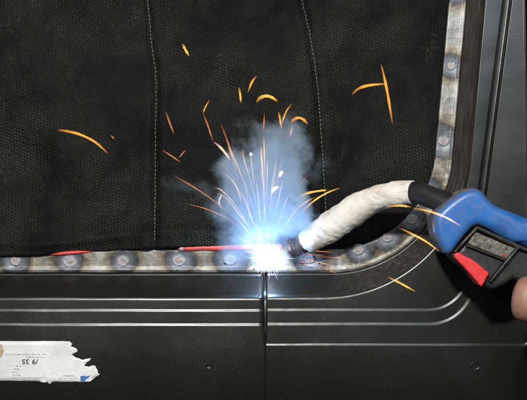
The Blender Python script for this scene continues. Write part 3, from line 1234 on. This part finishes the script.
# ------------------------------------------------------------------ sparks
M_sp_or = mat_spark('spark_orange', (1.0, 0.42, 0.055), (0.75, 0.20, 0.02), 1.05)
M_sp_ye = mat_spark('spark_yellow', (1.0, 0.56, 0.09), (0.8, 0.28, 0.02), 1.1)
M_sp_rd = mat_spark('spark_red_orange', (0.80, 0.27, 0.09), (0.5, 0.10, 0.03), 0.8)
M_sp_pk = mat_spark('spark_pale', (1.0, 0.66, 0.46), (0.9, 0.42, 0.25), 1.25)
M_sp_wh = mat_spark('spark_white', (0.90, 0.95, 1.0), (0.45, 0.68, 1.0), 1.3)


def spark(pts, w, mat, label, group=None, depth=(-20, -30), n=22, name='spark'):
    k = len(pts)
    p3 = [P(x, y, (depth[0] + (depth[1] - depth[0]) * i / (k - 1)) * mm) for i, (x, y) in enumerate(pts)]
    c = catmull(p3, n)
    t = np.linspace(0, 1, n)
    rad = w * S * 0.5 * np.interp(t, [0, 0.06, 0.3, 0.75, 0.95, 1], [0.25, 0.7, 1.0, 0.95, 0.6, 0.2])
    rad = rad * np.array([1 + 0.38 * noise.noise(Vector((q * 9, w * 7, pts[0][0]))) for q in t])
    v, f = tube_geo(c, rad, 8)
    c0 = np.array(v).mean(0)
    o = new_obj(name, [np.array(q) - c0 for q in v], f, mat)
    o.location = c0
    al = [q for q in t for _ in range(8)] + [0.0, 1.0]
    o.data.attributes.new('along', 'FLOAT', 'POINT').data.foreach_set('value', al)
    return tag(o, label, 'spark', group)


G1 = 'sparks flying free in front of the blanket'
SP = [
    ([(58, 130), (66, 131), (80, 134.5), (95, 142), (108, 153.5)], 2.6, M_sp_or, 'long curved orange spark far out from the arc beside the left stitched seam'),
    ([(165.5, 111), (169, 121), (174, 134)], 1.6, M_sp_rd, 'thin straight reddish spark just beside the left stitched seam'),
    ([(162, 150), (170, 155), (181, 162.5)], 1.4, M_sp_rd, 'thin reddish spark crossed by a tiny tick below the left seam spark'),
    ([(186, 150), (183, 153), (179, 158)], 1.3, M_sp_rd, 'tiny reddish tick crossing the end of a thin spark'),
    ([(111, 135.5), (112.5, 137), (114, 139)], 1.6, M_sp_rd, 'tiny dim spark fleck beside the tail of the long orange spark'),
    ([(182.5, 44), (185, 49), (189, 56)], 2.6, M_sp_ye, 'short thick yellow spark highest above the arc'),
    ([(256.5, 76), (252, 82), (248, 92)], 2.0, M_sp_or, 'short slanting orange spark above the thick yellow arch'),
    ([(239, 87.5), (240.2, 95), (241, 103)], 2.0, M_sp_ye, 'short upright yellow spark left of the thick arch'),
    ([(256.5, 102.5), (260, 98), (266, 96), (272, 97.5), (277.5, 101.5)], 3.4, M_sp_ye, 'thick yellow arched spark over the smoke plume'),
    ([(290.5, 124), (294, 119.5), (299, 117.8), (304, 120), (307.5, 124)], 3.0, M_sp_or, 'smaller arched orange spark touching the corner of the smoke'),
    ([(352, 94.5), (358, 89), (366, 86), (376, 84.5), (387, 84)], 3.0, M_sp_or, 'curved orange spark meeting a straight spark near the door edge'),
    ([(381, 64), (384, 76), (388, 96), (392.5, 124)], 2.4, M_sp_or, 'long straight orange spark crossing a curved one near the door edge'),
    ([(209.5, 100), (205.5, 107), (203, 113)], 1.4, M_sp_or, 'thin hooked spark tip above the left side of smoke'),
    ([(203, 113), (208, 126), (213, 141)], 1.5, M_sp_rd, 'thin reddish spark falling from the hooked tip towards the smoke'),
    ([(214, 142), (220, 147), (226, 154), (230, 160)], 2.2, M_sp_pk, 'pale orange curved spark at the left edge of the smoke'),
    ([(221, 124), (227, 140), (232, 156), (239, 184)], 1.7, M_sp_rd, 'long thin reddish spark slanting across the left edge of smoke'),
    ([(291.5, 104), (286, 112), (282, 123)], 1.7, M_sp_or, 'thin orange spark slanting right out of the smoke top'),
    ([(278.5, 112), (280, 119), (281.5, 128)], 2.0, M_sp_or, 'short orange spark upright at the smoke top'),
    ([(293, 125), (291.5, 130), (290, 136)], 2.2, M_sp_rd, 'dim orange spark below the smaller arch'),
    ([(264.5, 112), (264, 122), (263.5, 132)], 1.2, M_sp_rd, 'faint red upright spark above the middle of the smoke'),
    ([(294, 201.5), (301, 196), (310, 192.5), (322, 190.5), (327, 190)], 2.2, M_sp_ye, 'yellow curved spark beside the taped torch neck'),
    ([(301, 214), (308, 206), (318, 198), (330, 191.5), (340, 188)], 1.6, M_sp_ye, 'thin yellow spark curving away just over the taped neck'),
    ([(387, 206.5), (400, 205.6), (411, 207)], 1.8, M_sp_ye, 'yellow spark streak under the end of the white tape'),
    ([(413, 208), (430, 211.5), (446, 217.5), (461, 226)], 1.9, M_sp_ye, 'yellow spark streak across the blue torch nose'),
    ([(401, 228.5), (412, 234), (426, 241.5), (439.5, 251.5)], 1.9, M_sp_ye, 'yellow spark streak over the welded corner of flange'),
    ([(388, 277), (400, 283), (415.5, 291.5)], 1.9, M_sp_ye, 'lone yellow spark streak in front of the black corner panel'),
]
DEP = {'yellow spark streak under the end of the white tape': (-92, -94), 'yellow spark streak across the blue torch nose': (-95, -98),
       'yellow spark streak over the welded corner of flange': (-92, -96), 'lone yellow spark streak in front of the black corner panel': (-40, -46)}
for (pts, w, m, lab) in SP:
    spark(pts, w * 0.92, m, lab, G1, DEP.get(lab, (-22, -34)))

# fan of paler streaks rising from the arc through the smoke
G2 = 'pale spark streaks rising from the arc'
L2 = 'thin pale spark streak rising from the arc through the blue smoke'
FAN = [
    [(220, 163), (228, 170), (236, 184), (240, 200)], [(221, 172), (228, 176), (237, 188), (242, 204)],
    [(214.5, 188), (221, 190), (232, 201), (243, 217), (250, 230)], [(217, 193), (226, 198), (236, 210), (246, 224)],
    [(228, 146), (233, 158), (238, 170)], [(243, 150), (245, 170), (247, 196), (250, 226)], [(250, 152), (252, 166), (254, 186)],
    [(262, 150), (263.5, 176), (264, 200), (265, 222)], [(278, 148), (275, 165), (272, 186), (270, 214)], [(268, 160), (267, 180), (266.5, 204)],
    [(281, 187), (276, 192), (273, 202), (271, 216)], [(222, 210), (219, 202), (222, 194)],
    [(256, 178), (258, 196), (260, 222)], [(285, 170), (281, 188), (275, 214)], [(300, 205), (293, 214), (284, 228)], [(233, 215), (242, 224), (251, 236)],
    [(240, 190), (247, 206), (255, 228)], [(290, 192), (284, 206), (277, 228)],
]
for k, pts in enumerate(FAN):
    spark(pts, random.uniform(0.7, 1.4), M_sp_pk, L2, G2, (-10 - 14 * ((k * 7) % 5) / 4, -14 - 22 * ((k * 3) % 5) / 4))
L5 = 'hair-thin orange spark trail fanning up out of the arc'
for k in range(16):
    a = math.radians(random.uniform(-52, 34))
    r0, r1 = random.uniform(22, 60), random.uniform(70, 125)
    g = random.uniform(4, 14)
    pts = []
    for q in (0, 0.35, 0.7, 1.0):
        r = r0 + (r1 - r0) * q
        pts.append((267 + r * math.sin(a) * (1 + 0.25 * q * abs(math.sin(a))), 250 - r * math.cos(a) + g * q * q))
    spark(pts, random.uniform(0.45, 1.0), M_sp_or if k % 3 else M_sp_rd, L5, 'hair-thin orange trails above the arc', (-14 - random.uniform(0, 10), -24 - random.uniform(0, 26)))
# two bright blobs of molten metal in the smoke
for (pts, lab) in (([(279, 177), (280.5, 174), (283, 171)], 'bright white molten droplet hanging in the smoke'),
                   ([(272, 193), (274, 189), (279, 186.5)], 'bright curled white droplet in the lower smoke')):
    spark(pts, 3.0, M_sp_pk, lab, G2, (-42, -44), name='molten_droplet')
spark([(250, 152.5), (250.8, 154), (251.6, 156)], 2.4, M_sp_wh, 'tiny white droplet high in the smoke', G2, (-44, -44), name='molten_droplet')

# arc glow shaped as short blue-white glowing needles in every direction
G3 = 'short white needles bursting from the arc'
L3 = 'short blue white needle of light bursting out of the welding arc'
for k in range(64):
    a = 2 * math.pi * (k + random.uniform(-0.4, 0.4)) / 64
    up = math.sin(a)
    r0 = random.uniform(4, 9)
    r1 = r0 + random.uniform(2, 17) ** 1.0 * (1.9 if up > 0.3 else 1.0) * (1.25 if abs(math.cos(a)) > 0.8 else 1)
    cx, cy = 268, 257
    ca, sa = math.cos(a), -math.sin(a)
    bend = random.uniform(-1.5, 1.5)
    pts = [(cx + r0 * ca, cy + r0 * sa), (cx + (r0 + r1) / 2 * ca - bend * sa, cy + (r0 + r1) / 2 * sa + bend * ca), (cx + r1 * ca, cy + r1 * sa)]
    d1 = -13 if up > -0.35 else -17
    spark(pts, random.uniform(0.25, 0.7), M_sp_wh if random.random() < 0.8 else M_sp_pk, L3, G3, (-7, d1 - random.uniform(0, 6)), n=8)
# orange scatter along the flange to the right
G4 = 'thin orange sparks skimming the flange'
for k in range(9):
    x0, y0 = random.uniform(292, 318), random.uniform(246, 268)
    L = random.uniform(14, 34)
    s = random.uniform(-0.1, 0.5)
    spark([(x0, y0), (x0 + L * 0.5, y0 + s * L * 0.4), (x0 + L, y0 + s * L)], random.uniform(0.5, 0.9), M_sp_rd,
          'thin orange spark skimming the flange under the nozzle', G4, (-8, -17), n=8)

# ------------------------------------------------------------------ smoke
def mat_smoke():
    t = NT('welding_smoke')
    t.t.nodes.remove(t.b)
    vol = t.n('ShaderNodeVolumePrincipled')
    vol.inputs['Color'].default_value = (0.66, 0.83, 1.0, 1)
    vol.inputs['Anisotropy'].default_value = 0.0
    t.l(vol.outputs[0], t.out.inputs['Volume'])
    c = t.n('ShaderNodeTexCoord')
    nz = t.n('ShaderNodeTexNoise')
    nz.inputs['Scale'].default_value = 34
    nz.inputs['Detail'].default_value = 4.5
    nz.inputs['Roughness'].default_value = 0.6
    t.l(c.outputs['Object'], nz.inputs['Vector'])
    off = t.n('ShaderNodeVectorMath', operation='SUBTRACT')
    off.inputs[1].default_value = (0.5, 0.5, 0.5)
    t.l(nz.outputs['Color'], off.inputs[0])
    ad = t.n('ShaderNodeVectorMath', operation='MULTIPLY_ADD')
    ad.inputs[1].default_value = (0.062, 0.030, 0.062)
    t.l(off.outputs[0], ad.inputs[0])
    t.l(c.outputs['Object'], ad.inputs[2])
    wv = ad.outputs[0]

    def blob(px, py, y, rx, ry, rz, lo, hi, k):
        q = P(px, py, y)
        s = t.n('ShaderNodeVectorMath', operation='SUBTRACT'); s.inputs[1].default_value = q
        t.l(wv, s.inputs[0])
        m = t.n('ShaderNodeVectorMath', operation='MULTIPLY'); m.inputs[1].default_value = (1 / (rx * S), 1 / (ry * S), 1 / (rz * S))
        t.l(s.outputs[0], m.inputs[0])
        ln = t.n('ShaderNodeVectorMath', operation='LENGTH'); t.l(m.outputs[0], ln.inputs[0])
        mr = t.n('ShaderNodeMapRange', interpolation_type='SMOOTHSTEP')
        mr.inputs['From Min'].default_value = hi
        mr.inputs['From Max'].default_value = lo
        mr.inputs['To Min'].default_value = 0
        mr.inputs['To Max'].default_value = k
        t.l(ln.outputs['Value'], mr.inputs['Value'])
        return mr.outputs[0]
    b = blob(270, 158, -0.026, 34, 28, 38, 0.35, 1.1, 0.85)
    b = t.math('MAXIMUM', b, blob(248, 180, -0.026, 28, 26, 34, 0.3, 1.15, 0.7))
    b = t.math('MAXIMUM', b, blob(292, 176, -0.026, 22, 22, 36, 0.3, 1.15, 0.75))
    b = t.math('MAXIMUM', b, blob(240, 200, -0.024, 30, 24, 28, 0.1, 1.15, 0.5))
    b = t.math('MAXIMUM', b, blob(270, 200, -0.024, 36, 28, 50, 0.4, 1.1, 1.0))
    b = t.math('MAXIMUM', b, blob(262, 228, -0.020, 42, 24, 34, 0.2, 1.15, 0.8))
    b = t.math('MAXIMUM', b, blob(297, 220, -0.018, 18, 16, 32, 0.3, 1.15, 0.6))
    b = t.math('MAXIMUM', b, blob(196, 193, -0.022, 36, 14, 12, 0.0, 1.2, 0.05))
    b = t.math('MAXIMUM', b, blob(322, 168, -0.022, 14, 12, 16, 0.0, 1.2, 0.10))
    det = t.noise(wv, 62, 5, 0.62, 1.2)
    d = t.math('MULTIPLY', b, t.ramp(det, [(0.38, 0.10), (0.66, 1.0)]))
    near = blob(268, 257, -0.018, 62, 62, 62, 0.15, 1.0, 0.93)
    d = t.math('MULTIPLY', d, t.math('SUBTRACT', 1.0, near))
    d = t.math('MULTIPLY', d, 620.0)
    # haze added round the arc so that its glow shows
    g = blob(268, 257, -0.012, 34, 20, 26, 0.0, 1.0, 1.0)
    d = t.math('ADD', d, t.math('MULTIPLY', t.math('POWER', g, 2.0), 7.0))
    t.l(d, vol.inputs['Density'])
    t.m.cycles.volume_step_rate = 3.0
    return t.m


x0, y0, x1, y1 = 160, 100, 345, 290
ya, yb = -0.052, -0.0005
bm = bmesh.new()
bmesh.ops.create_icosphere(bm, subdivisions=4, radius=1)
cx, cy, rx, rz = (x0 + x1) / 2, (y0 + y1) / 2, (x1 - x0) / 2, (y1 - y0) / 2
for v in bm.verts:
    u = v.co
    # superellipsoid hull round the plume
    k = (abs(u.x) ** 5 + abs(u.y) ** 5 + abs(u.z) ** 5) ** (-1 / 5)
    v.co = Vector(P(cx + u.x * k * rx, cy - u.z * k * rz, (ya + yb) / 2 + u.y * k * (yb - ya) / 2, -0.026))
me = bpy.data.meshes.new('smoke'); bm.to_mesh(me); bm.free()
me.materials.append(mat_smoke())
smoke = bpy.data.objects.new('smoke', me); COL.objects.link(smoke)
tag(smoke, 'pale blue plume of smoke billowing up from the welding arc', 'smoke', kind='stuff')
